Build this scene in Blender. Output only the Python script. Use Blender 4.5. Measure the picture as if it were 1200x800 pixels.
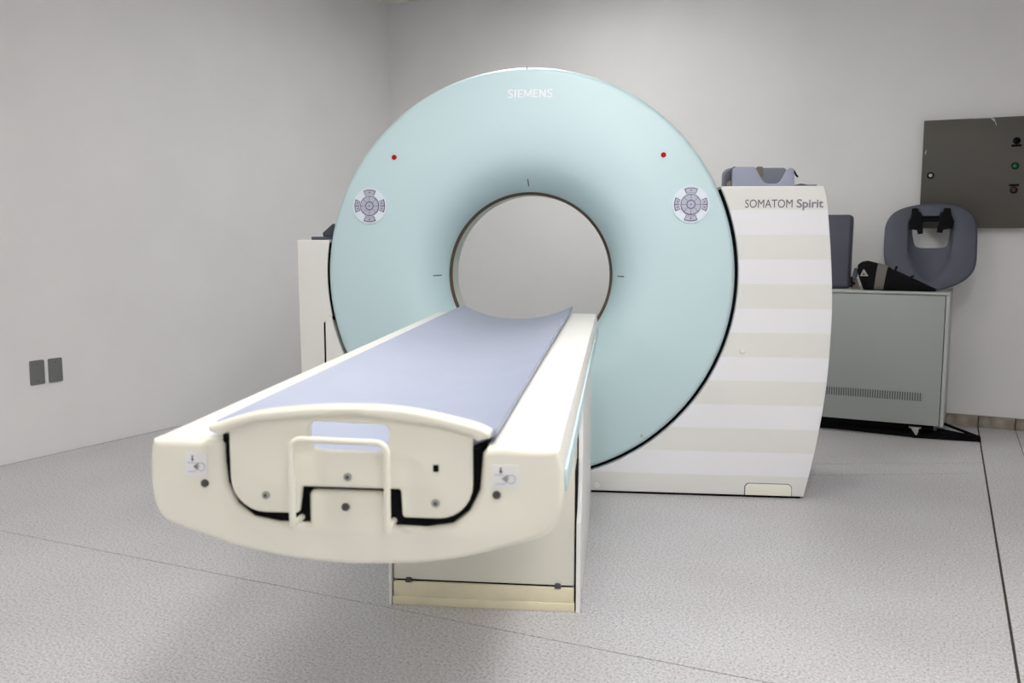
import bpy, bmesh, math, random
import numpy as np
from mathutils import Vector, Matrix

# ---------------------------------------------------------------- camera, world, lights, exposure
scene = bpy.context.scene
for o in list(bpy.data.objects):
    bpy.data.objects.remove(o)
C = scene.collection
F, CAMH = 1090.0, 1.10                                   # focal length in pixels of the 1200x800 frame, camera height
PITCH, YAW = math.atan(128 / F), math.radians(24.88)     # room axes: left wall about +Y, back wall about +X
GANG = math.radians(18.4)                                # the scanner stands turned in the room

cd = bpy.data.cameras.new('camera'); cam = bpy.data.objects.new('camera', cd); C.objects.link(cam)
cd.sensor_width = 36; cd.lens = F / 1200 * 36; cd.clip_start = 0.05
cam.location = (0, 0, CAMH); cam.rotation_euler = (math.pi / 2 - PITCH, 0, YAW)
cd.dof.use_dof = True; cd.dof.focus_distance = 3.9; cd.dof.aperture_fstop = 6.3
scene.camera = cam

world = bpy.data.worlds.new('world'); scene.world = world; world.use_nodes = True
world.node_tree.nodes['Background'].inputs[0].default_value = (0.9, 0.95, 1, 1)
world.node_tree.nodes['Background'].inputs[1].default_value = 0.15
LAMP_STRENGTH = (43.0, 27.0, 22.5, 46.0, 14.5)            # one per ceiling fixture
LAMPS = [(0.1, 1.4), (1.3, -1.0), (-2.0, 4.45), (-2.8, -1.2), (-1.0, 2.3)]
scene.view_settings.view_transform = 'Standard'; scene.view_settings.look = 'None'
scene.view_settings.exposure = 0.0; scene.view_settings.gamma = 1.0
scene.view_settings.use_curve_mapping = False
random.seed(4)

# ---------------------------------------------------------------- pixel rays (direction only; distance is given by a plane)
def ray(px, py, ang=0.0):
    x, y = (px - 600) / F, -(py - 400) / F
    d = (x, math.cos(PITCH) + y * math.sin(PITCH), -math.sin(PITCH) + y * math.cos(PITCH))
    a = YAW - ang; c, s = math.cos(a), math.sin(a)
    return (c * d[0] - s * d[1], s * d[0] + c * d[1], d[2])
def onv(px, py, v, ang=0.0):
    d = ray(px, py, ang); t = v / d[1]
    return (d[0] * t, CAMH + d[2] * t)

# ---------------------------------------------------------------- materials
def mat(name, col, rough=0.5, metal=0.0, noise=0.0, nscale=30.0, bump=0.0, bscale=60.0, spec=0.5, coat=0.0):
    m = bpy.data.materials.new(name); m.use_nodes = True
    nt = m.node_tree; b = nt.nodes['Principled BSDF']
    b.inputs['Base Color'].default_value = (*col, 1); b.inputs['Roughness'].default_value = rough
    b.inputs['Metallic'].default_value = metal; b.inputs['Specular IOR Level'].default_value = spec
    b.inputs['Coat Weight'].default_value = coat
    tc = nt.nodes.new('ShaderNodeTexCoord')
    if noise:
        n = nt.nodes.new('ShaderNodeTexNoise'); n.inputs['Scale'].default_value = nscale; n.inputs['Detail'].default_value = 5
        r = nt.nodes.new('ShaderNodeValToRGB')
        r.color_ramp.elements[0].color = (*[c * (1 - noise) for c in col], 1); r.color_ramp.elements[0].position = 0.3
        r.color_ramp.elements[1].color = (*[min(1, c * (1 + noise * 0.5)) for c in col], 1); r.color_ramp.elements[1].position = 0.7
        nt.links.new(tc.outputs['Object'], n.inputs['Vector']); nt.links.new(n.outputs['Fac'], r.inputs['Fac'])
        nt.links.new(r.outputs['Color'], b.inputs['Base Color'])
    if bump:
        n2 = nt.nodes.new('ShaderNodeTexNoise'); n2.inputs['Scale'].default_value = bscale; n2.inputs['Detail'].default_value = 4
        bp = nt.nodes.new('ShaderNodeBump'); bp.inputs['Strength'].default_value = bump; bp.inputs['Distance'].default_value = 0.004
        nt.links.new(tc.outputs['Object'], n2.inputs['Vector']); nt.links.new(n2.outputs['Fac'], bp.inputs['Height'])
        nt.links.new(bp.outputs['Normal'], b.inputs['Normal'])
    return m

M = {}
M['wall'] = mat('painted_plaster', (0.79, 0.785, 0.785), 0.55, noise=0.035, nscale=2.2, bump=0.12, bscale=35)
M['ceiling'] = mat('ceiling_paint', (0.82, 0.80, 0.74), 0.8)
M['floor_gap'] = mat('floor_joint', (0.055, 0.042, 0.034), 0.9)
M['turq'] = mat('turquoise_shell', (0.60, 0.775, 0.81), 0.40)
M['white'] = mat('white_shell', (0.84, 0.83, 0.79), 0.42)
M['cream'] = mat('cream_shell', (0.88, 0.86, 0.745), 0.42, noise=0.03, nscale=5)
M['skirt'] = mat('yellowed_skirt', (0.78, 0.72, 0.52), 0.5, noise=0.08, nscale=12)
M['pedestal'] = mat('pedestal_paint', (0.78, 0.76, 0.66), 0.5)
M['sheet'] = mat('white_sheet', (0.86, 0.86, 0.84), 0.4)
M['black'] = mat('black_gap', (0.004, 0.004, 0.005), 0.8, spec=0.1)
M['fabric_black'] = mat('black_fabric', (0.006, 0.006, 0.008), 0.9, spec=0.15, bump=0.4, bscale=180)
M['pad'] = mat('blue_grey_vinyl', (0.345, 0.38, 0.495), 0.5, noise=0.03, nscale=6, bump=0.05, bscale=90)
M['bore'] = mat('bore_liner', (0.50, 0.54, 0.48), 0.4)
M['brown'] = mat('bore_seam', (0.10, 0.07, 0.05), 0.6)
M['red'] = mat('laser_window_red', (0.50, 0.004, 0.014), 0.6, spec=0.15)
M['letter_white'] = mat('letter_white', (0.93, 0.93, 0.98), 0.5)
M['letter_dark'] = mat('letter_dark_grey', (0.12, 0.12, 0.14), 0.5)
M['letter_mid'] = mat('letter_mid_grey', (0.24, 0.24, 0.28), 0.5)
M['keypad'] = mat('keypad_film', (0.80, 0.86, 0.95), 0.4)
M['key'] = mat('key_lilac', (0.50, 0.52, 0.63), 0.4)
M['key_edge'] = mat('key_edge', (0.12, 0.12, 0.20), 0.5)
M['steel'] = mat('steel', (0.45, 0.45, 0.43), 0.35, 0.9)
M['dark_steel'] = mat('dark_steel', (0.10, 0.10, 0.10), 0.4, 0.7)
M['sticker'] = mat('sticker_paper', (0.86, 0.86, 0.86), 0.5)
M['ink'] = mat('sticker_ink', (0.10, 0.10, 0.13), 0.6)
M['ink_grey'] = mat('sticker_ink_grey', (0.42, 0.42, 0.46), 0.6)
M['cabinet'] = mat('cabinet_paint', (0.35, 0.37, 0.36), 0.5)
M['cabinet_edge'] = mat('cabinet_edge', (0.45, 0.47, 0.45), 0.45)
M['vent'] = mat('vent_dark', (0.10, 0.11, 0.11), 0.6)
M['foam'] = mat('blue_grey_foam', (0.072, 0.078, 0.108), 0.6, noise=0.06, nscale=9)
M['foam_light'] = mat('light_grey_foam', (0.30, 0.32, 0.42), 0.6, noise=0.04, nscale=9)
M['foam_shaded'] = mat('shaded_grey_foam', (0.20, 0.22, 0.27), 0.6, noise=0.04, nscale=9)  # light foam with shade put into its colour, for the cradle's back wall
M['strap'] = mat('grey_strap', (0.17, 0.155, 0.14), 0.8, bump=0.3, bscale=250)
M['strap_brown'] = mat('brown_strap', (0.20, 0.165, 0.14), 0.8)
M['logo'] = mat('pale_logo', (0.55, 0.52, 0.46), 0.6)
M['box'] = mat('grey_enclosure', (0.075, 0.069, 0.058), 0.5, noise=0.05, nscale=3)
M['scratch'] = mat('bare_metal_scratch', (0.42, 0.44, 0.40), 0.5)
M['green'] = mat('green_lens', (0.01, 0.11, 0.025), 0.25)
M['dark_red'] = mat('dark_red_lens', (0.045, 0.012, 0.012), 0.3)
M['outlet'] = mat('grey_plate', (0.16, 0.165, 0.155), 0.4)
M['tile'] = mat('stained_tile', (0.31, 0.27, 0.22), 0.6, noise=0.5, nscale=14)
M['plastic_cap'] = mat('white_cap', (0.86, 0.86, 0.84), 0.35)

# speckled floor slab
def floor_mat():
    m = mat('speckled_vinyl', (0.55, 0.53, 0.53), 0.42); nt = m.node_tree; b = nt.nodes['Principled BSDF']
    tc = nt.nodes.new('ShaderNodeTexCoord')
    n = nt.nodes.new('ShaderNodeTexNoise'); n.inputs['Scale'].default_value = 130; n.inputs['Detail'].default_value = 6; n.inputs['Roughness'].default_value = 0.75
    r = nt.nodes.new('ShaderNodeValToRGB'); e = r.color_ramp.elements
    e[0].position = 0.34; e[0].color = (0.20, 0.19, 0.19, 1); e[1].position = 0.62; e[1].color = (0.73, 0.72, 0.75, 1)
    e2 = e.new(0.47); e2.color = (0.545, 0.535, 0.555, 1)
    n2 = nt.nodes.new('ShaderNodeTexNoise'); n2.inputs['Scale'].default_value = 1.6; n2.inputs['Detail'].default_value = 4
    r2 = nt.nodes.new('ShaderNodeValToRGB'); r2.color_ramp.elements[0].color = (0.90, 0.89, 0.87, 1); r2.color_ramp.elements[1].color = (1, 1, 1, 1)
    r2.color_ramp.elements[0].position = 0.3; r2.color_ramp.elements[1].position = 0.65
    mx = nt.nodes.new('ShaderNodeMix'); mx.data_type = 'RGBA'; mx.blend_type = 'MULTIPLY'; mx.inputs[0].default_value = 1
    nt.links.new(tc.outputs['Object'], n.inputs['Vector']); nt.links.new(tc.outputs['Object'], n2.inputs['Vector'])
    nt.links.new(n.outputs['Fac'], r.inputs['Fac']); nt.links.new(n2.outputs['Fac'], r2.inputs['Fac'])
    nt.links.new(r.outputs['Color'], mx.inputs[6]); nt.links.new(r2.outputs['Color'], mx.inputs[7])
    nt.links.new(mx.outputs[2], b.inputs['Base Color'])
    return m
M['floor'] = floor_mat()

# printed horizontal bands of the side cover
def stripe_mat():
    m = mat('banded_shell', (0.8, 0.8, 0.8), 0.4); nt = m.node_tree; b = nt.nodes['Principled BSDF']
    tc = nt.nodes.new('ShaderNodeTexCoord'); sp = nt.nodes.new('ShaderNodeSeparateXYZ')
    def math_(op, a, v):
        n = nt.nodes.new('ShaderNodeMath'); n.operation = op; nt.links.new(a, n.inputs[0]); n.inputs[1].default_value = v; return n.outputs[0]
    nt.links.new(tc.outputs['Object'], sp.inputs[0])
    z = math_('MULTIPLY', math_('ADD', sp.outputs['Z'], -0.093 + 0.1994 * 2), 1 / 0.1994)
    f = math_('FRACT', z, 0); s = math_('GREATER_THAN', f, 0.5)
    mx = nt.nodes.new('ShaderNodeMix'); mx.data_type = 'RGBA'
    mx.inputs[6].default_value = (0.85, 0.85, 0.88, 1); mx.inputs[7].default_value = (0.79, 0.785, 0.755, 1)
    nt.links.new(s, mx.inputs[0]); nt.links.new(mx.outputs[2], b.inputs['Base Color'])
    return m
M['striped'] = stripe_mat()

def lamp_mat(k):
    m = bpy.data.materials.new('lamp_diffuser'); m.use_nodes = True; nt = m.node_tree
    b = nt.nodes['Principled BSDF']; b.inputs['Base Color'].default_value = (0.9, 0.9, 0.9, 1)
    b.inputs['Emission Color'].default_value = (1, 0.985, 0.965, 1); b.inputs['Emission Strength'].default_value = LAMP_STRENGTH[k]
    return m
for k in range(len(LAMPS)): M['lamp%d' % k] = lamp_mat(k)

# ---------------------------------------------------------------- building helpers
class Frame:                                   # a plan frame turned about a pivot
    def __init__(s, ang=0.0, pivot=(0, 0)):
        s.a, s.p = ang, pivot
    def w(s, x, y):
        c, n = math.cos(s.a), math.sin(s.a); dx, dy = x - s.p[0], y - s.p[1]
        return (s.p[0] + c * dx - n * dy, s.p[1] + n * dx + c * dy)
W = Frame(); G = Frame(GANG); B = Frame(math.radians(-2.0), (0.3, 5.83))

def tag(o, label, cat, group=None):
    o['label'] = label; o['category'] = cat
    if group: o['group'] = group
    return o
def thing(name, label, cat, frame, org, group=None):
    o = bpy.data.objects.new(name, None); C.objects.link(o); o.empty_display_size = 0.1
    x, y = frame.w(org[0], org[1]); o.location = (x, y, org[2]); o.rotation_euler = (0, 0, frame.a)
    o['label'] = label; o['category'] = cat
    if group: o['group'] = group
    ORG[o.name] = Vector(org)
    return o
ORG = {}
def obj(name, me, m, parent=None, root=None, frame=None, org=None, ang=40):
    """Link a mesh; its vertices are given in the frame's plan coordinates."""
    if isinstance(me, bmesh.types.BMesh):
        bm = me; me = bpy.data.meshes.new(name); bm.normal_update(); bm.to_mesh(me); bm.free()
    me.name = name
    o = bpy.data.objects.new(name, me); C.objects.link(o)
    me.materials.clear(); me.materials.append(M[m])
    if me.polygons:
        me.polygons.foreach_set('use_smooth', [True] * len(me.polygons))
        me.set_sharp_from_angle(angle=math.radians(ang))
    if parent is not None:
        r = root or parent
        me.transform(Matrix.Translation(-ORG[r.name])); o.parent = parent
    elif frame is not None:
        me.transform(Matrix.Translation(-Vector(org)))
        x, y = frame.w(org[0], org[1]); o.location = (x, y, org[2]); o.rotation_euler = (0, 0, frame.a)
    return o

def box(bm, x0, x1, y0, y1, z0, z1, bev=0.0, seg=2):
    r = bmesh.ops.create_cube(bm, size=1)
    vs = r['verts']
    for v in vs:
        v.co = Vector((x0 + (v.co.x + .5) * (x1 - x0), y0 + (v.co.y + .5) * (y1 - y0), z0 + (v.co.z + .5) * (z1 - z0)))
    if bev:
        es = list({e for v in vs for e in v.link_edges})
        bmesh.ops.bevel(bm, geom=es, offset=bev, segments=seg, affect='EDGES', profile=0.5)
    return bm
def boxm(*a, **k):
    return box(bmesh.new(), *a, **k)

def curve_mesh(polys, half, bev=0.0, seg=3):
    """Filled outline(s) (holes allowed), extruded +-half, edges rounded by bev."""
    cu = bpy.data.curves.new('tmp', 'CURVE'); cu.dimensions = '2D'; cu.fill_mode = 'BOTH'
    for p in polys:
        s = cu.splines.new('POLY'); s.points.add(len(p) - 1)
        for q, pt in zip(p, s.points): pt.co = (q[0], q[1], 0, 1)
        s.use_cyclic_u = True
    cu.extrude = max(half - bev, 0); cu.bevel_depth = bev; cu.bevel_resolution = seg; cu.offset = -bev
    o = bpy.data.objects.new('tmp', cu); C.objects.link(o)
    dg = bpy.context.evaluated_depsgraph_get()
    me = bpy.data.meshes.new_from_object(o.evaluated_get(dg))
    bpy.data.objects.remove(o); bpy.data.curves.remove(cu)
    bm = bmesh.new(); bm.from_mesh(me); bmesh.ops.remove_doubles(bm, verts=bm.verts, dist=1e-6)
    bmesh.ops.recalc_face_normals(bm, faces=bm.faces); bm.to_mesh(me); bm.free()
    return me
def plate(polys, v0, v1, bev=0.0, seg=3):
    """Outline in (u, z), thickness along v from v0 to v1."""
    if not isinstance(polys[0][0], (tuple, list)): polys = [polys]
    me = curve_mesh(polys, (v1 - v0) / 2, bev, seg); mid = (v0 + v1) / 2
    me.transform(Matrix(((1, 0, 0, 0), (0, 0, -1, mid), (0, 1, 0, 0), (0, 0, 0, 1))))
    return me
def slab(poly, z0, z1, bev=0.0):
    me = curve_mesh([poly], (z1 - z0) / 2, bev, 1); me.transform(Matrix.Translation((0, 0, (z0 + z1) / 2))); return me
def sideplate(poly, u0, u1, bev=0.0):
    """Outline in (v, z), thickness along u."""
    me = curve_mesh([poly], (u1 - u0) / 2, bev)
    me.transform(Matrix(((0, 0, 1, (u0 + u1) / 2), (1, 0, 0, 0), (0, 1, 0, 0), (0, 0, 0, 1)))); return me
def text_mesh(body, size, bold=0.0, depth=0.0004):
    cu = bpy.data.curves.new('tmp', 'FONT'); cu.body = body; cu.size = size; cu.offset = bold; cu.extrude = depth
    cu.align_x = 'CENTER'; cu.resolution_u = 4
    o = bpy.data.objects.new('tmp', cu); C.objects.link(o)
    dg = bpy.context.evaluated_depsgraph_get()
    me = bpy.data.meshes.new_from_object(o.evaluated_get(dg))
    bpy.data.objects.remove(o); bpy.data.curves.remove(cu)
    return me
def fit(me, x0, x1, y0, y1):
    """Scale a flat mesh to the given box in its own plane."""
    n = len(me.vertices); a = np.empty(n * 3); me.vertices.foreach_get('co', a); a = a.reshape(-1, 3)
    for k, (lo, hi) in enumerate(((x0, x1), (y0, y1))):
        mn, mx = a[:, k].min(), a[:, k].max(); a[:, k] = lo + (a[:, k] - mn) / (mx - mn) * (hi - lo)
    me.vertices.foreach_set('co', a.ravel()); me.update(); return me
def lathe(prof, cu, cz, n=160, a0=0.0, a1=2 * math.pi):
    """Revolve (r, v) about the axis along v through (cu, cz)."""
    bm = bmesh.new(); rings = []; full = abs(a1 - a0 - 2 * math.pi) < 1e-6
    k = n if full else n + 1
    for r, v in prof:
        rings.append([bm.verts.new((cu + r * math.cos(a0 + (a1 - a0) * i / n), v, cz + r * math.sin(a0 + (a1 - a0) * i / n))) for i in range(k)])
    for A, Bq in zip(rings, rings[1:]):
        for i in range(n):
            j = (i + 1) % k
            bm.faces.new((A[i], A[j], Bq[j], Bq[i]))
    bmesh.ops.recalc_face_normals(bm, faces=bm.faces)
    return bm
def tube(bm, pts, r, n=10, close=False):
    pts = [Vector(p) for p in pts]; rings = []; up = Vector((0, 0, 1))
    for i, p in enumerate(pts):
        a = pts[i - 1] if (i or close) else p; b = pts[(i + 1) % len(pts)] if (i + 1 < len(pts) or close) else p
        t = (b - a).normalized(); s = t.cross(up)
        if s.length < 1e-3: s = t.cross(Vector((0, 1, 0)))
        s.normalize()
        if rings and s.dot(prev) < 0: s = -s
        if rings:
            s = (prev - t * prev.dot(t)).normalized()
        prev = s; q = t.cross(s).normalized()
        rings.append([bm.verts.new(p + (s * math.cos(2 * math.pi * k / n) + q * math.sin(2 * math.pi * k / n)) * r) for k in range(n)])
    for A, Bq in zip(rings, rings[1:] + ([rings[0]] if close else [])):
        for k in range(n): bm.faces.new((A[k], A[(k + 1) % n], Bq[(k + 1) % n], Bq[k]))
    if not close:
        bm.faces.new(rings[0][::-1]); bm.faces.new(rings[-1])
    bmesh.ops.recalc_face_normals(bm, faces=bm.faces)
    return bm
def circle(cx, cz, r, n=24, a0=0.0, a1=2 * math.pi):
    k = n if abs(a1 - a0 - 2 * math.pi) < 1e-6 else n + 1
    return [(cx + r * math.cos(a0 + (a1 - a0) * i / n), cz + r * math.sin(a0 + (a1 - a0) * i / n)) for i in range(k)]
def sector(cx, cz, r0, r1, a0, a1, n=8):
    return circle(cx, cz, r1, n, a0, a1) + circle(cx, cz, r0, n, a0, a1)[::-1]
def round_poly(p, rads, n=6):
    """Round the corners of a polygon; rads is one radius or one per corner."""
    out = []; L = len(p)
    if not isinstance(rads, (list, tuple)): rads = [rads] * L
    for i in range(L):
        P, A, Bq = Vector(p[i]), Vector(p[i - 1]), Vector(p[(i + 1) % L]); r = rads[i]
        if r <= 0: out.append(tuple(P)); continue
        da, db = (A - P).normalized(), (Bq - P).normalized()
        ang = da.angle(db); d = min(r / math.tan(ang / 2), (A - P).length * .49, (Bq - P).length * .49); rr = d * math.tan(ang / 2)
        cen = P + (da + db).normalized() * (rr / math.sin(ang / 2))
        s = P + da * d - cen; e = P + db * d - cen; w = s.angle_signed(e)
        for k in range(n + 1):
            t = -w * k / n; c, sn = math.cos(t), math.sin(t)
            out.append((cen.x + s.x * c - s.y * sn, cen.y + s.x * sn + s.y * c))
    return out
def catmull(p, n=6, closed=False):
    p = [np.array(q, float) for q in p]; out = []; L = len(p)
    for i in range(L if closed else L - 1):
        a, b, c, d = (p[(i - 1) % L] if closed or i else p[0]), p[i], p[(i + 1) % L], (p[(i + 2) % L] if closed or i + 2 < L else p[-1])
        for k in range(n):
            t = k / n
            out.append(tuple(0.5 * (2 * b + (c - a) * t + (2 * a - 5 * b + 4 * c - d) * t * t + (3 * b - a - 3 * c + d) * t ** 3)))
    if not closed: out.append(tuple(p[-1]))
    return out

# ================================================================ the room
HC = 2.74
def wall(name, p, q, t, m='wall'):
    """Vertical wall between plan points p and q; t is its thickness to the left of p->q."""
    d = (Vector(q) - Vector(p)).normalized(); n = Vector((-d.y, d.x)) * t
    o = obj(name, slab([p, q, tuple(Vector(q) + n), tuple(Vector(p) + n)], 0, HC), m); o['kind'] = 'structure'; return o
def leftx(y): return -3.97 + (y - 3.4) * 0.21 / 2.57
def backy(x): return 5.83 - math.tan(math.radians(2)) * (x - 0.3)
cornx = -3.757; corn = (cornx, backy(cornx))
XR, YF = 2.3, -4.2
wall('wall_left', (leftx(YF), YF), corn, 0.12)
wall('wall_back', corn, (XR, backy(XR)), 0.12)
wall('wall_right', (XR, backy(XR)), (XR, YF), 0.12)
wall('wall_front', (XR, YF), (leftx(YF), YF), 0.12)
o = obj('ceiling', slab([(leftx(YF) - .12, YF - .12), (XR + .12, YF - .12), (XR + .12, 6.1), (-3.9, 6.1)], HC, HC + .1), 'ceiling'); o['kind'] = 'structure'
fl = obj('floor', slab([(leftx(YF) - .12, YF - .12), (XR + .12, YF - .12), (XR + .12, 6.1), (-3.9, 6.1)], -0.1, -0.006), 'floor_gap'); fl['kind'] = 'structure'
ORG['floor'] = Vector((0, 0, 0))
g = 0.002; gl = 0.0045
JX, JX2, JY = 0.217, 0.405, 2.238
def L1(x): return 4.918 + (x - 0.211) * 0.5014
def L2(x): return 4.707 + (x - 0.211) * 0.527
XE = -1.36
wx = lambda y: leftx(y) + 0.006
slabs = [
    [(wx(YF), YF), (JX - 2 * g, YF), (JX - 2 * g, JY - g), (wx(JY), JY - g)],
    [(wx(JY), JY + g), (JX - 2 * g, JY + g), (JX - 2 * g, L2(JX) - gl), (XE, L2(XE) - gl), (XE, L1(XE) + gl), (JX - 2 * g, L1(JX) + gl), (JX - 2 * g, backy(JX)), (corn[0] + .006, corn[1])],
    [(JX - 2 * g, L2(JX) + g), (JX - 2 * g, L1(JX) - g), (XE + .01, L1(XE + .01) - g), (XE + .01, L2(XE + .01) + g)],
    [(JX + 2 * g, YF), (JX2 - g, YF), (JX2 - g, backy(JX2)), (JX + 2 * g, backy(JX))],
    [(JX2 + g, YF), (XR, YF), (XR, backy(XR)), (JX2 + g, backy(JX2))]]
for p in slabs:
    obj('floor_slab', slab(p, -0.006, 0.0), 'floor', fl)

# baseboard of separate stained tiles along the back wall
bb = thing('baseboard_back', '', '', B, (0.3, 5.83, 0))
del bb['label']; del bb['category']; bb['kind'] = 'structure'
tm = None
x = 0.217 - 0.186 * 21
for i in range(32):
    b_ = boxm(0.0025, 0.1835, 5.818, 5.83, 0.0, 0.068, bev=0.002, seg=1)
    if tm is None:
        t = obj('tile', b_, 'tile', bb); tm = t.data
    else:
        b_.free(); t = bpy.data.objects.new('tile', tm); C.objects.link(t); t.parent = bb
    t.location = (x + i * 0.186, random.uniform(-.002, .001), random.uniform(-.002, .002))
b_ = boxm(0.217 - 0.186 * 21, 0.217 + .186 * 11, 5.824, 5.832, 0, 0.066); obj('grout', b_, 'floor_gap', bb)

# ceiling fluorescent fixtures (out of the frame, they light the room)
for i, (lx, ly) in enumerate(LAMPS):
    where = ['above the right of the table end', 'in the near right part of the room', 'in the corner behind the scanner',
             'in the near left part of the room', 'above the middle of the table'][i]
    lm = thing('ceiling_light', 'white recessed ceiling light ' + where, 'ceiling light', W, (lx, ly, HC), 'ceiling lights')
    fr = bmesh.new()
    for a in ((-.17, -.15, -.62, .62), (.15, .17, -.62, .62), (-.15, .15, -.62, -.60), (-.15, .15, .60, .62)):
        box(fr, lx + a[0], lx + a[1], ly + a[2], ly + a[3], HC - 0.03, HC)
    obj('frame', fr, 'sheet', lm)
    obj('diffuser', boxm(lx - .15, lx + .15, ly - .6, ly + .6, HC - 0.022, HC - 0.004), 'lamp%d' % i, lm)

# ================================================================ the scanner
GU, GZ = -0.376, 0.917                      # axis of the ring
RR, RG = 0.850, 0.865                       # ring radius and panel cut-out radius
gan = thing('ct_scanner_gantry', 'large pale turquoise ring scanner with striped white side cover', 'scanner', G, (GU, 4.1, 0))
ctrl = [(0.851, 3.945), (0.851, 3.90), (0.849, 3.878), (0.842, 3.862), (0.83, 3.853), (0.78, 3.844), (0.72, 3.834), (0.66, 3.826), (0.60, 3.820),
        (0.545, 3.820), (0.50, 3.826), (0.46, 3.841), (0.425, 3.866), (0.398, 3.896), (0.377, 3.93), (0.362, 3.965), (0.353, 4.00)]
prof = catmull(ctrl, 4)
_r = np.array([q[0] for q in prof[4 * 4:]][::-1]); _v = np.array([q[1] for q in prof[4 * 4:]][::-1])
def surf(u, z): return float(np.interp(math.hypot(u - GU, z - GZ), _r, _v))
def conform(me, lift=0.0):
    """Drape a flat mesh given in (u, z, height) over the ring face."""
    for vt in me.vertices:
        u, z, h = vt.co; vt.co = (u, surf(u, z) - lift - h, z)
    me.update()
    bm = bmesh.new(); bm.from_mesh(me); bmesh.ops.recalc_face_normals(bm, faces=bm.faces); bm.to_mesh(me); bm.free()
    return me
def drape(polys, h0, h1):
    me = curve_mesh(polys, (h1 - h0) / 2); me.transform(Matrix.Translation((0, 0, (h0 + h1) / 2))); return conform(me)

front = obj('front_ring', lathe(prof, GU, GZ, 192), 'turq', gan, ang=60)
bore = obj('bore_liner', lathe([(0.341, 4.018), (0.341, 4.16), (0.352, 4.20)], GU, GZ, 128), 'bore', gan)
obj('bore_seam', lathe([(0.353, 4.00), (0.348, 4.006), (0.341, 4.008), (0.341, 4.018)], GU, GZ, 128), 'brown', gan, ang=80)
rear = catmull([(0.352, 4.20), (0.375, 4.28), (0.43, 4.34), (0.52, 4.385), (0.65, 4.40), (0.80, 4.40), (0.85, 4.395), (0.868, 4.37), (0.872, 4.34)], 4)
obj('rear_ring', lathe(rear, GU, GZ, 128), 'turq', gan, ang=60)
obj('drum', lathe([(0.872, 4.34), (0.860, 3.965), (0.855, 3.955), (0.84, 3.953), (0.84, 3.93)], GU, GZ, 160), 'white', gan)

def arc(r, z_or_ang0, ang1, n=40):
    return circle(GU, GZ, r, n, z_or_ang0, ang1)
aT = math.asin((1.284 - GZ) / RG)                                 # where the cut-out meets the top of the right cover
aB = -math.acos((-0.112 - GU) / RG)                                # and the seam at the floor
side = [(0.81, 1.284), (0.829, 1.208), (0.853, 0.971), (0.863, 0.764), (0.853, 0.484), (0.822, 0.235), (0.779, 0.010)]
side = [(0.81, 1.284)] + catmull(side, 5)[1:]
right_poly = side + [(-0.108, 0.010)] + arc(RG, aB, aT, 60)
rp = obj('side_cover', plate(right_poly, 3.87, 4.40, 0.004, 2), 'striped', gan)
rp['label'] = 'white side cover printed with pale horizontal bands'
obj('plinth', boxm(-0.10, 0.765, 3.88, 4.38, 0.0, 0.014), 'black', gan)
# floor hatch in the side cover
hatch = round_poly([(0.540, 0.012), (0.727, 0.012), (0.727, 0.060), (0.540, 0.060)], [0, 0, .018, .018])
big = round_poly([(0.536, 0.011), (0.7295, 0.011), (0.7295, 0.063), (0.536, 0.063)], [0, 0, .02, .02])
hg = obj('hatch_gap', plate(big, 3.8688, 3.872), 'letter_dark', rp, gan)
obj('hatch', plate(hatch, 3.866, 3.872, 0.001, 1), 'cream', rp, gan)
for (u, z) in ((0.512, 0.616), (-0.078, 0.032)):
    obj('screw_cap', plate(circle(u, z, 0.012), 3.865, 3.872, 0.002, 2), 'plastic_cap', rp, gan)
# base cover below the ring and the low cover on the left
zs = 0.74
uL = GU - math.sqrt(RG ** 2 - (zs - GZ) ** 2)
aL = math.atan2(zs - GZ, uL - GU) - 2 * math.pi if math.atan2(zs - GZ, uL - GU) > 0 else math.atan2(zs - GZ, uL - GU)
base_poly = [(-1.250, 0.010), (-0.1135, 0.010)] + arc(RG, -math.acos((-0.1135 - GU) / RG), aL, 50) + [(-1.250, zs)]
obj('base_cover', plate(base_poly, 3.875, 4.38, 0.003, 2), 'white', gan)
obj('base_plinth', boxm(-1.24, -0.12, 3.89, 4.37, 0.0, 0.014), 'black', gan)
a1 = math.pi - math.asin((1.067 - GZ) / RG); a2 = math.pi + math.asin((GZ - zs) / RG)
a1 = math.pi - math.asin((1.067 - GZ) / (RG - .004))
left_poly = [(-1.360, 0.010), (-1.2575, 0.010), (-1.2575, zs - .03), (-1.2575 + .022, zs)] + arc(RG - .004, a2, a1, 16) + [(-1.367, 1.067)]
obj('low_side_cover', plate(left_poly, 3.877, 4.40, 0.004, 2), 'white', gan)
obj('low_plinth', boxm(-1.35, -1.26, 3.89, 4.38, 0.0, 0.014), 'black', gan)
# black plates standing in for the shade in the gaps round the ring
for (s0, s1) in ((aB - 0.01, aT - .012), (a1 + .014, a2 + 0.02)):
    obj('gap_shade', plate(sector(GU, GZ, 0.838, 0.868 if s0 > 1 else 0.868, s0, s1, 48), 3.885 if s0 > 1 else 3.905, 3.94), 'black', gan)
obj('gap_shade', boxm(-1.2585, -1.249, 3.879, 3.95, 0.012, 0.74), 'black', gan)
obj('gap_shade', boxm(-0.1145, -0.107, 3.876, 3.93, 0.012, 0.10), 'black', gan)
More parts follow.
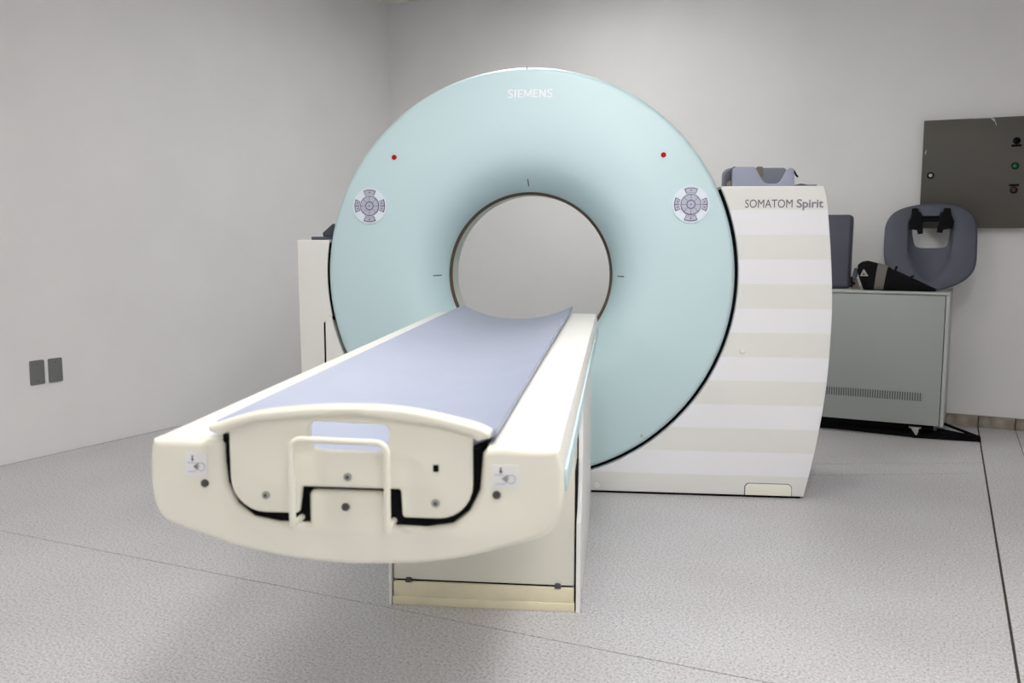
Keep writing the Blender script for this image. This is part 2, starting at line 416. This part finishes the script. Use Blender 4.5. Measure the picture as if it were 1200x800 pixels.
# lettering
def stroke(p, w):
    P = [Vector(q) for q in p]; L, Rr = [], []
    for i, q in enumerate(P):
        t = (P[min(i + 1, len(P) - 1)] - P[max(i - 1, 0)]).normalized(); n = Vector((-t.y, t.x)) * w / 2
        L.append(tuple(q + n)); Rr.append(tuple(q - n))
    return L + Rr[::-1]
S_ = catmull([(.92, .90), (.72, .96), (.50, .96), (.24, .88), (.20, .70), (.40, .57), (.68, .45), (.84, .30), (.76, .10), (.50, .04), (.28, .04), (.08, .12)], 4)
GL = {'S': [(S_, .17)], 'I': [([(.5, 0), (.5, 1)], .22)], 'E': [([(.2, 0), (.2, 1)], .22), ([(.2, .08), (.92, .08)], .16), ([(.2, .5), (.84, .5)], .15), ([(.2, .92), (.92, .92)], .16)],
      'M': [([(.12, 0), (.12, 1)], .17), ([(.88, 0), (.88, 1)], .17), ([(.14, .96), (.5, .16)], .17), ([(.86, .96), (.5, .16)], .17)],
      'N': [([(.16, 0), (.16, 1)], .20), ([(.84, 0), (.84, 1)], .20), ([(.18, .95), (.82, .05)], .20)]}
x0 = -0.4545; hgt = 0.0325
for ch, w in zip('SIEMENS', (.024, .013, .0235, .035, .0235, .030, .024)):
    for st_, sw in GL[ch]:
        k = w if ch not in 'S' else hgt * .85
        me = curve_mesh([stroke([(x0 + a * w, 1.641 + b * hgt) for a, b in st_], sw * 0.031)], .0003)
        obj('lettering', conform(me, 0.0012), 'letter_white', front, gan)
    x0 += w + .0018
def flat_text(body, x0, x1, z0, z1, bold, m):
    me = fit(text_mesh(body, 0.05, bold), x0, x1, z0, z1)
    me.transform(Matrix(((1, 0, 0, 0), (0, 0, -1, 3.8692), (0, 1, 0, 0), (0, 0, 0, 1)))); obj('lettering', me, m, rp, gan)
flat_text('SOMATOM', 0.506, 0.692, 1.1975, 1.2305, 0.0, 'letter_dark')
flat_text('Spirit', 0.708, 0.812, 1.187, 1.2315, 0.0012, 'letter_mid')
# laser windows, alignment ticks
for px in ((-0.927, 1.408), (0.176, 1.408)):
    d = drape([circle(px[0], px[1], 0.0105)], 0.0, 0.003); obj('laser_window', d, 'red', gan)
def tick(u0, u1, z0, z1):
    n = 6; f = [i / n for i in range(n + 1)]
    if u1 - u0 > z1 - z0: p = [(u0 + (u1 - u0) * t, z0) for t in f] + [(u1 - (u1 - u0) * t, z1) for t in f]
    else: p = [(u1, z0 + (z1 - z0) * t) for t in f] + [(u0, z1 - (z1 - z0) * t) for t in f]
    obj('tick_mark', drape([p], 0.0, 0.003), 'letter_dark', front, gan)
tick(GU - .0022, GU + .0022, GZ + .374, GZ + .402); tick(GU - .402, GU - .374, GZ - .0022, GZ + .0022); tick(GU + .374, GU + .402, GZ - .0022, GZ + .0022)
tick(GU - .002, GU + .002, GZ + .838, GZ + .848)
obj('screw_cap', drape([circle(0.108, 0.255, 0.007)], 0, 0.002), 'bore', front, gan)
# two round keypads
for (ku, kz) in ((-1.033, 1.209), (0.288, 1.211)):
    kp = obj('keypad', drape([circle(ku, kz, 0.074, 40)], 0.0, 0.0045), 'keypad', gan)
    kp['label'] = 'round pale keypad with a ring of lilac buttons'
    obj('key_edge', drape([circle(ku, kz, 0.0745, 40), circle(ku, kz, 0.0725, 40)], 0.0035, 0.0049), 'keypad', kp, gan)
    obj('key_edge', drape([circle(ku, kz, 0.042, 36)], 0.003, 0.0062), 'key_edge', kp, gan)
    for k in range(8):
        a = k * math.pi / 4 + math.pi / 8
        obj('button', drape([sector(ku, kz, 0.0185, 0.0385, a - .36, a + .36, 6)], 0.004, 0.0078), 'key', kp, gan)
    obj('button', drape([circle(ku, kz, 0.0145)], 0.004, 0.0085), 'key', kp, gan)
    obj('symbol', drape([[(ku - .005, kz + .005), (ku, kz - .006), (ku + .005, kz + .005), (ku, kz + .001)]], 0.008, 0.0092), 'key_edge', kp, gan)
    for k in range(4):
        a = k * math.pi / 2; w = 0.42
        obj('key_edge', drape([sector(ku, kz, 0.046, 0.0675, a - w, a + w, 8)], 0.003, 0.0058), 'key_edge', kp, gan)
        if k % 2:
            obj('button', drape([sector(ku, kz, 0.0475, 0.064, a - w + .05, a + w - .05, 8)], 0.004, 0.0072), 'key', kp, gan)
            cs = (ku, kz + math.copysign(.056, math.sin(a)))
            obj('symbol', drape([circle(cs[0], cs[1], .0032, 8)], 0.007, 0.0082), 'key_edge', kp, gan)
        else:
            for (lo, hi) in ((a - w + .05, a - .03), (a + .03, a + w - .05)):
                obj('button', drape([sector(ku, kz, 0.0475, 0.064, lo, hi, 5)], 0.004, 0.0072), 'key', kp, gan)
                mid = (lo + hi) / 2
                obj('symbol', drape([circle(ku + .055 * math.cos(mid), kz + .055 * math.sin(mid), .003, 8)], 0.007, 0.0082), 'key_edge', kp, gan)

# ================================================================ the patient table
TU = -0.395
V0, V1 = 1.33, 3.64
tab = thing('patient_table', 'long cream scanner table with white rails and pull-out end', 'table', G, (TU, 2.9, 0))
half = [(0.313, 0.784), (0.317, 0.765), (0.319, 0.735), (0.317, 0.70), (0.311, 0.668), (0.300, 0.656)]
bot = [(0.255, 0.639), (0.186, 0.618), (0.095, 0.602)]
outer = catmull([(0.313, 0.784), (0.317, 0.765), (0.319, 0.735), (0.3185, 0.705), (0.314, 0.680), (0.302, 0.659), (0.280, 0.647), (0.235, 0.633), (0.170, 0.6145), (0.090, 0.6015), (0, 0.597)], 3)
outer = outer + [(-a, b) for a, b in outer[-2::-1]]
inner = [(-0.207, 0.784), (-0.200, 0.775), (-0.1980, 0.755), (-0.195, 0.720), (-0.180, 0.687), (-0.155, 0.667), (-0.115, 0.660)]
innr = [(-a, b) for a, b in inner[::-1]]
T = lambda p: [(TU + a, b) for a, b in p]
obj('rail_cover', plate(T([(a * .998, .70 + (b - .70) * .993) for a, b in outer + inner + innr]), V0 + .014, V1, 0.004, 2), 'white', tab)
tongue = [(-0.067, 0.662), (-0.067, 0.714), (0.054, 0.714), (0.054, 0.662)]
tong = [(-0.067, 0.662)] + round_poly([(-0.067, 0.60), (-0.067, 0.714), (0.054, 0.714), (0.054, 0.60)], [0, .012, .012, 0], 4)[1:-1] + [(0.054, 0.662)]
ep = obj('end_plate', plate(T(outer + inner + tong + innr), V0, V0 + .04, 0.010, 4), 'cream', tab)
# long pale turquoise strip on each side
for s in (-1, 1):
    u = TU + s * 0.3185
    obj('side_strip', boxm(min(u, u + s * .004), max(u, u + s * .004), V0 + .06, V1 - .01, 0.705, 0.742, bev=0.0015, seg=1), 'turq', tab)
obj('channel_floor', boxm(TU - .19, TU + .19, V0 + .075, V1 - .02, 0.66, 0.668), 'black', tab)
obj('channel_shade', plate(T([(-.197, .752), (-.194, .72), (-.179, .688), (-.154, .668), (-.114, .661), (.114, .661), (.154, .668), (.179, .688), (.194, .72), (.197, .752), (.197, .783), (.13, .765), (0, .742), (-.13, .765), (-.197, .783)]), 1.3365, 1.40), 'black', tab)  # black sheet put in as the shade of the gap round the tabletop end
# sliding tabletop with its end plate, window and handle
lip = [(-0.213, 0.803), (-0.214, 0.811), (-0.145, 0.832), (-0.078, 0.841), (0.0, 0.8455), (0.078, 0.843), (0.145, 0.832), (0.195, 0.820), (0.214, 0.811), (0.213, 0.803)]
lip = [lip[0]] + catmull(lip[1:-1], 5) + [lip[-1]]
low = round_poly([(0.186, 0.80), (0.186, 0.6765), (0.080, 0.6765), (0.078, 0.7195), (-0.074, 0.7195), (-0.080, 0.6775), (-0.186, 0.6775), (-0.186, 0.80)],
                 [0, .080, .006, .004, .004, .006, .088, 0], 7)
body = lip + [(0.195, 0.797)] + low[0:] + [(-0.195, 0.797)]
win = round_poly([(-0.060, 0.777), (0.056, 0.774), (0.064, 0.816), (-0.060, 0.820)], .011, 6)
te = obj('tabletop_end', plate([T(body), T(win)], 1.321, 1.336, 0.005, 3), 'cream', tab)
te['label'] = 'cream end plate of the sliding tabletop with a hand slot'
me = plate(T(lip + [(0.195, 0.797), (0.185, 0.806), (0.14, 0.818), (0.0, 0.833), (-0.14, 0.820), (-0.185, 0.806), (-0.195, 0.797)]), 1.311, 1.345, 0.006, 3)
obj('lip', me, 'cream', te, tab)
sc = [(-0.200 + .4 * i / 20) for i in range(21)]
def sag(d): return 0.757 + 0.046 * (abs(d) / 0.205) ** 2.2
def trough(hw, top, th, n=24):
    ds = [-hw + 2 * hw * i / n for i in range(n + 1)]
    return [(TU + d, sag(d) + top) for d in ds] + [(TU + d, sag(d) + top - th) for d in ds[::-1]]
obj('tabletop', plate(trough(0.206, -0.012, 0.012), 1.345, 3.66, 0.002, 1), 'black', tab)
hp = catmull([(-0.080, 0.668), (-0.080, 0.70), (-0.080, 0.768)], 3) + circle(-0.064, 0.782, 0.016, 6, math.pi, math.pi / 2) + circle(0.048, 0.780, 0.016, 6, math.pi / 2, 0) + [(0.064, 0.70), (0.064, 0.664)]
pts = [(TU + -0.080, 1.345, 0.668)] + [(TU + a, 1.296, b) for a, b in hp] + [(TU + 0.064, 1.345, 0.668)]
obj('handle', tube(bmesh.new(), pts, 0.0050, 12), 'cream', te, tab)
def screw(u, z, v, m, r=0.0062, p=ep):
    s = obj('screw', plate(circle(u, z, r, 18), v - .003, v + .004, 0.0012, 1), m, p, tab)
    return s
for (u, z) in ((-0.525, 0.705), (-0.397, 0.737), (-0.264, 0.701)):
    screw(u, z, 1.321, 'steel', p=te); obj('screw_recess', plate(circle(u, z, 0.0026, 10), 1.3175, 1.321), 'dark_steel', te, tab)
obj('lock_hole', boxm(-0.267, -0.259, 1.3195, 1.325, 0.749, 0.759), 'black', te, tab)
for (u, z) in ((-0.404, 0.688), (-0.625, 0.718), (-0.174, 0.714)): screw(u, z, V0, 'dark_steel', 0.0062)
# hazard stickers: a hand pinched between two surfaces
for (x0, x1, z0, z1) in ((-0.655, -0.620, 0.7305, 0.7645), (-0.181, -0.141, 0.7255, 0.7595)):
    w, h = x1 - x0, z1 - z0; q = lambda a, b: (x0 + a * w, z0 + b * h)
    st = obj('sticker', plate([q(0, 0), q(1, 0), q(1, 1), q(0, 1)], V0 - .0010, V0 + .001), 'sticker', tab)
    pr = lambda poly, m: obj('sticker_print', plate(poly, V0 - .0016, V0 + .0005), m, st, tab)
    pr([q(.34, .62), q(.27, .74), q(.31, .74), q(.31, .9), q(.36, .9), q(.36, .74), q(.41, .74)], 'ink')
    pr([q(.10, .55), q(.45, .55), q(.45, .58), q(.10, .58)], 'ink_grey')
    pr([q(.12, .15), q(.50, .15), q(.50, .18), q(.12, .18)], 'ink_grey')
    cx, cz = q(.72, .38); ro = .2 * h
    pr([circle(cx, cz, ro, 20, -2.2, 2.2) + circle(cx, cz, ro * .86, 20, -2.2, 2.2)[::-1]], 'ink_grey')
    pr([q(.36, .40), q(.55, .58), q(.66, .56), q(.60, .46), q(.66, .40), q(.58, .34), q(.62, .26), q(.54, .22)], 'ink_grey')
    pr([q(.38, .40), q(.50, .48), q(.56, .36), q(.52, .26)], 'ink')
# pedestal
ped = obj('pedestal', boxm(TU - .258, TU + .281, 2.612, 3.56, 0.075, 0.645, bev=0.006), 'pedestal', tab)
sk = bmesh.new(); box(sk, TU - .258, TU + .282, 2.602, 3.57, 0.0, 0.026, bev=0.002); box(sk, TU - .256, TU + .280, 2.606, 3.565, 0.026, 0.070, bev=0.002)
obj('skirt', sk, 'skirt', tab)
obj('skirt_gap', boxm(TU - .25, TU + .274, 2.618, 3.55, 0.069, 0.078), 'black', tab)
for u in (-0.605, -0.162): obj('foot_stop', plate(round_poly([(u - .010, 0.070), (u + .010, 0.070), (u + .008, 0.083), (u - .008, 0.083)], .004), 2.602, 2.616), 'dark_steel', tab)
for (a, b) in ((TU + .286, TU + .299), (TU - .268, TU - .260)):
    obj('side_sheet', sideplate([(2.60, 0.0), (3.57, 0.0), (3.57, 0.62), (2.72, 0.62), (2.72, 0.40), (2.66, 0.30), (2.60, 0.27)], a, b, 0.002), 'sheet', tab)
obj('side_gap', sideplate([(2.616, 0.0), (2.72, 0.0), (2.72, 0.43), (2.616, 0.42)], TU + .2812, TU + .2858), 'black', tab)

# mat on the table
pd = plate(trough(0.219, 0.0005, 0.012, 36), 1.352, 3.672, 0.004, 2)
tag(obj('table_mat', pd, 'pad', frame=G, org=(TU, 2.5, 0.757)), 'long blue grey vinyl mat curved along the scanner table', 'mat')

# ================================================================ things on the scanner
hr = thing('head_cradle', 'light grey foam head cradle with U-shaped cut on striped cover', 'head rest', G, (0.58, 4.05, 1.284))
zt = 1.2835
U = [(0.463, zt)] + round_poly([(0.463, zt + .01), (0.465, 1.366), (0.553, 1.366), (0.592, 1.298), (0.655, 1.298), (0.688, 1.362), (0.709, 1.358), (0.712, zt + .01)], [0, .012, .014, .03, .03, .012, .006, 0], 6) + [(0.712, zt)]
obj('front_wall', plate(U, 3.955, 3.99, 0.004, 2), 'foam_light', hr)
Us = [(.470, zt), (.470, 1.294), (.704, 1.294), (.704, zt)]
obj('body', plate(Us, 3.99, 4.14, 0.003, 2), 'foam_light', hr)
obj('back_wall', plate(round_poly([(0.445, zt), (0.445, 1.374), (0.715, 1.374), (0.715, zt)], [0, .03, .02, 0]), 4.14, 4.20, 0.006, 2), 'foam_shaded', hr)
obj('strap_tab', plate(round_poly([(0.583, 1.335), (0.583, 1.379), (0.612, 1.379), (0.612, 1.335)], .008), 4.132, 4.14), 'strap_brown', hr)
obj('strap', plate(round_poly([(0.440, zt), (0.452, 1.352), (0.475, 1.372), (0.490, 1.372), (0.470, 1.350), (0.462, zt)], .004), 4.02, 4.13, 0.002, 1), 'foam', hr)
obj('buckle', plate([(0.445, zt), (0.447, 1.305), (0.456, 1.312), (0.462, zt)], 3.965, 4.0), 'strap_brown', hr)
obj('strap_end', tube(bmesh.new(), [(0.712, 3.98, 1.352), (0.722, 3.98, 1.333), (0.730, 3.98, 1.325)], 0.004, 6), 'fabric_black', hr)
obj('flat_strap', plate([(0.708, zt), (0.805, zt), (0.805, 1.293), (0.768, 1.293), (0.742, 1.298), (0.708, 1.291)], 3.97, 4.06), 'foam', hr)

hl = thing('arm_support', 'small dark grey wedge pad lying on the low scanner cover', 'pad', G, (-1.28, 4.05, 1.067))
z0 = 1.0665
obj('board', boxm(-1.335, -1.242, 3.97, 4.15, z0, z0 + .014, bev=0.003), 'foam', hl)
obj('wedge', plate(round_poly([(-1.288, z0 + .014), (-1.292, z0 + .030), (-1.236, z0 + .078), (-1.240, z0 + .014)], .006), 3.99, 4.13, 0.005, 2), 'foam', hl)

# ================================================================ right side: cabinet and what stands on it
cab = thing('equipment_cabinet', 'low grey green metal cabinet with vent strip beside the scanner', 'cabinet', B, (-0.42, 5.56, 0))
CX0, CX1, CY0, CY1 = -0.95, 0.052, 5.345, 5.78
obj('body', boxm(CX0, CX1 - .022, CY0, CY1, 0.082, 0.772, bev=0.003), 'cabinet', cab)
obj('top', boxm(CX0 - .004, CX1, CY0 - .012, CY1, 0.773, 0.787, bev=0.002), 'cabinet_edge', cab)
obj('side_panel', boxm(CX1 - .018, CX1, CY0 - .006, CY1, 0.075, 0.772, bev=0.002), 'cabinet_edge', cab)
fp = obj('front_panel', boxm(CX0 + .004, CX1 - .021, CY0 - .010, CY0, 0.078, 0.769, bev=0.002), 'cabinet', cab)
vg = obj('vent_backing', boxm(-0.90, -0.056, CY0 - .0108, CY0 - .008, 0.206, 0.250), 'vent', fp, cab)
b_ = bmesh.new()
for i in range(68): box(b_, -0.90 + i * .0125, -0.8945 + i * .0125, CY0 - .0125, CY0 - .0105, 0.206, 0.250)
vs = obj('vent_slats', b_, 'cabinet', fp, cab); vs['kind'] = 'stuff'
obj('base_frame', boxm(CX0 + .02, CX1 - .05, CY0 + .03, CY1 - .02, 0.045, 0.082), 'black', cab)
obj('base_skid', boxm(CX0, -0.10, CY0 + .06, CY0 + .10, 0.0, 0.05), 'black', cab)
for u in (-0.085, -0.75):
    cs = obj('caster', lathe([(0.004, CY0 + .005), (0.026, CY0 + .006), (0.028, CY0 + .010), (0.028, CY0 + .026), (0.026, CY0 + .030), (0.004, CY0 + .031)], u, 0.028, 20), 'black', cab)
    obj('caster_fork', plate([(u - .022, 0.06), (u + .022, 0.06), (u + .012, 0.02), (u + .004, 0.02)], CY0 - .003, CY0 + .004), 'steel', cs, cab)
    obj('caster_plate', boxm(u - .03, u + .03, CY0, CY0 + .05, 0.056, 0.062), 'steel', cs, cab)
obj('base_foot', slab([(-0.62, 5.42), (-0.05, 5.36), (0.232, 5.40), (0.234, 5.43), (0.02, 5.50), (-0.62, 5.52)], 0.0, 0.022, 0.002), 'black', cab)
obj('base_foot_rail', tube(bmesh.new(), [(0.02, 5.62, 0.05), (0.12, 5.53, 0.035), (0.225, 5.425, 0.022)], 0.008, 8), 'fabric_black', cab)
obj('base_foot_rail', tube(bmesh.new(), [(0.02, 5.40, 0.05), (0.12, 5.41, 0.035), (0.225, 5.42, 0.022)], 0.008, 8), 'fabric_black', cab)

# cushion standing on the cabinet
ZC = 0.787
b_ = boxm(-0.76, -0.462, 5.43, 5.53, ZC + .0055, 1.198, bev=0.018, seg=3)
bmesh.ops.rotate(b_, verts=b_.verts, cent=(-0.6, 5.43, ZC), matrix=Matrix.Rotation(math.radians(-3), 3, 'X'))
tag(obj('foam_cushion', b_, 'foam', frame=B, org=(-0.61, 5.48, ZC)), 'upright dark blue grey cushion block partly behind striped cover', 'cushion')
kn = thing('strap_buckle', 'small grey buckle with pale strap tucked beside the cushion', 'buckle', B, (-0.435, 5.42, ZC))
obj('clip', plate(round_poly([(-0.452, 0.842), (-0.440, 0.90), (-0.430, 0.905), (-0.418, 0.885), (-0.425, 0.85), (-0.44, 0.835)], .006), 5.44, 5.47, 0.003, 2), 'foam', kn)
obj('pale_strap', plate([(-0.452, ZC), (-0.450, 0.838), (-0.425, 0.845), (-0.405, ZC)], 5.445, 5.46, 0.002, 1), 'strap_brown', kn)
obj('dark_strap', plate(round_poly([(-0.455, 0.80), (-0.455, 0.86), (-0.444, 0.85), (-0.444, 0.83), (-0.43, 0.825), (-0.43, 0.812), (-0.444, 0.81), (-0.444, 0.795)], .003), 5.435, 5.444), 'fabric_black', kn)

# rolled black restraint pouch with a grey band
bag = thing('restraint_pouch', 'black fabric pouch with grey band and triangle mark on cabinet', 'pouch', B, (-0.28, 5.415, ZC))
YB = 5.402
def loft(sec, n=20, e=0.62):
    bm = bmesh.new(); rs = []
    for (x, z1, d, x_t) in sec:
        zc, hz = (ZC + .001 + z1) / 2, (z1 - ZC - .001) / 2; r = []
        for k in range(n):
            a = 2 * math.pi * k / n; c, s = math.cos(a), math.sin(a)
            sy = math.copysign(abs(c) ** e, c) * d; sz = math.copysign(abs(s) ** e, s) * hz
            r.append(bm.verts.new((x + x_t * (sz / max(hz, 1e-4)), YB + sy, zc + sz)))
        rs.append(r)
    for A, Bq in zip(rs, rs[1:]):
        for k in range(n): bm.faces.new((A[k], A[(k + 1) % n], Bq[(k + 1) % n], Bq[k]))
    bm.faces.new(rs[0][::-1]); bm.faces.new(rs[-1]); bmesh.ops.recalc_face_normals(bm, faces=bm.faces); return bm
bs = [(-0.398, 0.885, 0.02, -.018), (-0.394, 0.925, 0.050, -.02), (-0.378, 0.940, 0.062, -.018), (-0.355, 0.947, 0.066, -.012), (-0.33, 0.938, 0.066, 0), (-0.30, 0.929, 0.062, .004), (-0.262, 0.914, 0.058, .006),
      (-0.235, 0.900, 0.056, .0), (-0.20, 0.886, 0.052, .0), (-0.16, 0.868, 0.046, 0), (-0.11, 0.845, 0.04, 0), (-0.06, 0.820, 0.03, 0), (-0.02, 0.802, 0.015, 0)]
obj('body', loft(bs), 'fabric_black', bag, ang=70)
obj('band', loft([(-0.316, 0.934, 0.0655, .008), (-0.268, 0.921, 0.0615, .010)]), 'strap', bag, ang=50)
for (x, zz, an) in ((-0.225, 0.902, 1.0), (-0.150, 0.862, .35)):
    obj('strap_end', tube(bmesh.new(), [(x, YB - .03, zz - .012), (x + .012 * math.cos(an), YB - .035, zz + .012 * math.sin(an)), (x + .022 * math.cos(an), YB - .04, zz + .018 * math.sin(an))], 0.006, 6), 'fabric_black', bag)
lx, lz, ls = -0.374, 0.878, 0.042
tri = lambda s, dz=0: [(lx - .5 * s, lz - .29 * s + dz), (lx + .5 * s, lz - .29 * s + dz), (lx - .08 * s, lz + .58 * s + dz)]
obj('triangle_mark', plate([tri(ls), tri(ls * .70)], YB - .0675, YB - .062), 'logo', bag)
obj('triangle_mark', plate([(lx - .012, lz - .008), (lx - .008, lz - .008), (lx - .003, lz + .008), (lx + .005, lz - .008), (lx + .010, lz - .008), (lx - .001, lz + .014)], YB - .0675, YB - .062), 'logo', bag)

# head holder shell leaning against the wall
hh = thing('head_holder', 'dark blue grey head holder shell with two black straps leaning upright', 'head holder', B, (-0.075, 5.54, ZC))
YH = 5.58
def hp_(x, y): return onv(1030 + x / 6.954, 230 + y / 6.957, YH)
outl = [hp_(*p) for p in ((58, 400), (60, 300), (70, 220), (120, 140), (210, 92), (330, 65), (465, 55), (600, 65), (715, 98), (788, 160), (814, 240), (818, 330), (816, 420), (808, 545), (775, 622), (700, 688), (580, 738), (450, 758), (320, 745), (190, 690), (95, 600), (62, 500))]
ucon = [hp_(*p) for p in ((248, 400), (248, 300), (252, 210), (285, 150), (360, 130), (435, 128), (520, 132), (590, 150), (618, 210), (620, 300), (616, 400), (600, 480), (565, 570), (510, 645), (435, 685), (365, 650), (305, 575), (262, 480))]
hole = [hp_(*p) for p in ((283, 300), (292, 350), (305, 395), (335, 416), (440, 420), (545, 414), (572, 390), (582, 340), (590, 290), (588, 240), (545, 205), (500, 195), (430, 192), (370, 195), (320, 205), (285, 240))]
cen = Vector(hp_(437, 310))
def radial(poly, n=72):
    poly = catmull(poly, 6, True); P = [Vector(p) - cen for p in poly]; out = []
    for k in range(n):
        a = 2 * math.pi * k / n; d = Vector((math.cos(a), math.sin(a))); best = 0
        for i in range(len(P)):
            A, Bq = P[i - 1], P[i]; e = Bq - A; den = d.x * e.y - d.y * e.x
            if abs(den) < 1e-12: continue
            t = (A.x * e.y - A.y * e.x) / den; s = (A.x * d.y - A.y * d.x) / den
            if 0 <= s <= 1 and t > best: best = t
        out.append(d * best)
    return out
RO, RU, RH = radial(outl), radial(ucon), radial(hole)
zmin = min((cen + p).y for p in RO)
rings = [(RO, RU, 0.0, -0.03, 1), (RO, RU, 0.0, -0.048, 1), (RO, RU, 0.03, -0.056, 1), (RO, RU, 0.12, -0.062, 1), (RO, RU, 0.85, -0.060, 1), (RO, RU, 1.0, -0.055, 1), (RU, RH, 0.12, -0.040, 1),
         (RU, RH, 0.35, -0.022, 1), (RU, RH, 0.7, -0.010, 1), (RU, RH, 1.0, -0.008, 1), (RU, RH, 1.0, 0.0, 1), (RO, RU, 1.0, -0.012, 1), (RO, RU, 0.02, -0.012, 1), (RO, RU, 0.0, -0.03, 1)]
def lean(x, z, dep): return (x, YH + (z - 1.02) * 0.34 + dep, z + (ZC + .001 - zmin))
b_ = bmesh.new(); vr = []
for (A, Bq, t, dep, _) in rings[:-1]:
    vr.append([b_.verts.new(lean((cen + A[k] * (1 - t) + Bq[k] * t).x, (cen + A[k] * (1 - t) + Bq[k] * t).y, dep)) for k in range(72)])
vr.append(vr[0])
for A, Bq in zip(vr, vr[1:]):
    for k in range(72): b_.faces.new((A[k], A[(k + 1) % 72], Bq[(k + 1) % 72], Bq[k]))
bmesh.ops.recalc_face_normals(b_, faces=b_.faces)
obj('shell', b_, 'foam', hh, ang=50)
def leanplate(px, d0, d1, m, name, bev=0.003):
    me = plate([hp_(*p) for p in px], d0, d1, bev, 2)
    for vt in me.vertices: vt.co = lean(vt.co.x, vt.co.z, vt.co.y)
    obj(name, me, m, hh)
leanplate([(282, 95), (328, 92), (348, 150), (372, 215), (376, 302), (335, 306), (326, 272), (268, 268), (264, 210), (280, 170)], -0.074, -0.052, 'fabric_black', 'strap')
leanplate([(548, 92), (598, 92), (606, 150), (630, 205), (618, 255), (540, 270), (532, 296), (488, 292), (492, 255), (510, 200), (530, 150)], -0.074, -0.052, 'fabric_black', 'strap')
leanplate([(352, 205), (352, 165), (372, 160), (500, 160), (518, 170), (515, 205)], -0.056, -0.030, 'fabric_black', 'slot_shade')  # black plate standing in for the shaded slot under the bridge
leanplate([(335, 82), (360, 70), (510, 70), (535, 82), (505, 158), (372, 158)], -0.070, -0.055, 'foam', 'bridge')

# electrical enclosure on the wall
eb = thing('electrical_enclosure', 'grey metal electrical box with indicator lamps on back wall', 'electrical box', B, (0.25, 5.83, 1.12))
EX0, EX1, EZ0, EZ1, EY = -0.140, 0.66, 1.122, 1.717, 5.755
obj('body', boxm(EX0 + .006, EX1 - .006, EY + .014, 5.829, EZ0 + .004, EZ1 - .004, bev=0.003), 'box', eb)
dr = obj('door', boxm(EX0, EX1, EY, EY + .014, EZ0, EZ1, bev=0.003), 'box', eb)
lk = obj('lock', plate([circle(-0.093, 1.415, 0.0185, 20)], EY - .006, EY + .001, .002, 1), 'black', dr, eb)
obj('lock_slot', plate(circle(-0.093, 1.415, 0.0095, 16), EY - .0075, EY - .004), 'scratch', dr, eb)
for (z, m, lz_) in ((1.588, 'black', 1.562), (1.455, 'green', None), (1.326, 'dark_red', 1.352)):
    il = obj('indicator_ring', lathe([(0.0185, EY + .001), (0.0185, EY - .004), (0.015, EY - .006), (0.013, EY - .006)], 0.322, z, 20), 'black', dr, eb)
    obj('indicator_lens', lathe([(0.0145, EY - .005), (0.013, EY - .010), (0.008, EY - .014), (0.001, EY - .0155)], 0.322, z, 20), m, dr, eb)
    if lz_: obj('name_plate', boxm(0.298, 0.346, EY - .002, EY + .001, lz_ - .005, lz_ + .006), 'black', dr, eb)
for p in ([(0.205, 1.712), (0.209, 1.712), (0.222, 1.672), (0.219, 1.672)], [(0.190, 1.713), (0.203, 1.713), (0.212, 1.695), (0.207, 1.695)],
          [(-0.128, 1.545), (-0.120, 1.560), (-0.122, 1.538), (-0.127, 1.528)], [(0.10, 1.7165), (0.20, 1.7165), (0.2, 1.713), (0.1, 1.7145)]):
    obj('scratch', plate(p, EY - .0004, EY + .001), 'scratch', dr, eb)

# outlet plates on the left wall
LW = Frame(math.atan2(-0.21, 2.57), (-3.97, 3.4))
for i, (ya, yb_, lab) in enumerate(((3.060, 3.136, 'left one of two blank grey outlet plates on left wall'), (3.157, 3.232, 'right one of two blank grey outlet plates on left wall'))):
    op = thing('outlet_plate', lab, 'outlet plate', LW, (-3.97, (ya + yb_) / 2, 0.361), 'outlet plates on the left wall')
    me = sideplate(round_poly([(ya, 0.361), (yb_, 0.361), (yb_, 0.480), (ya, 0.480)], .007), -3.97, -3.962, 0.002)
    obj('plate', me, 'outlet', op)
    ym = (ya + yb_) / 2
    for z in ((0.462, 0.379) if i == 0 else (0.462,)):
        obj('screw', sideplate(circle(ym, z, 0.0035, 12), -3.963, -3.9612), 'dark_steel', op)
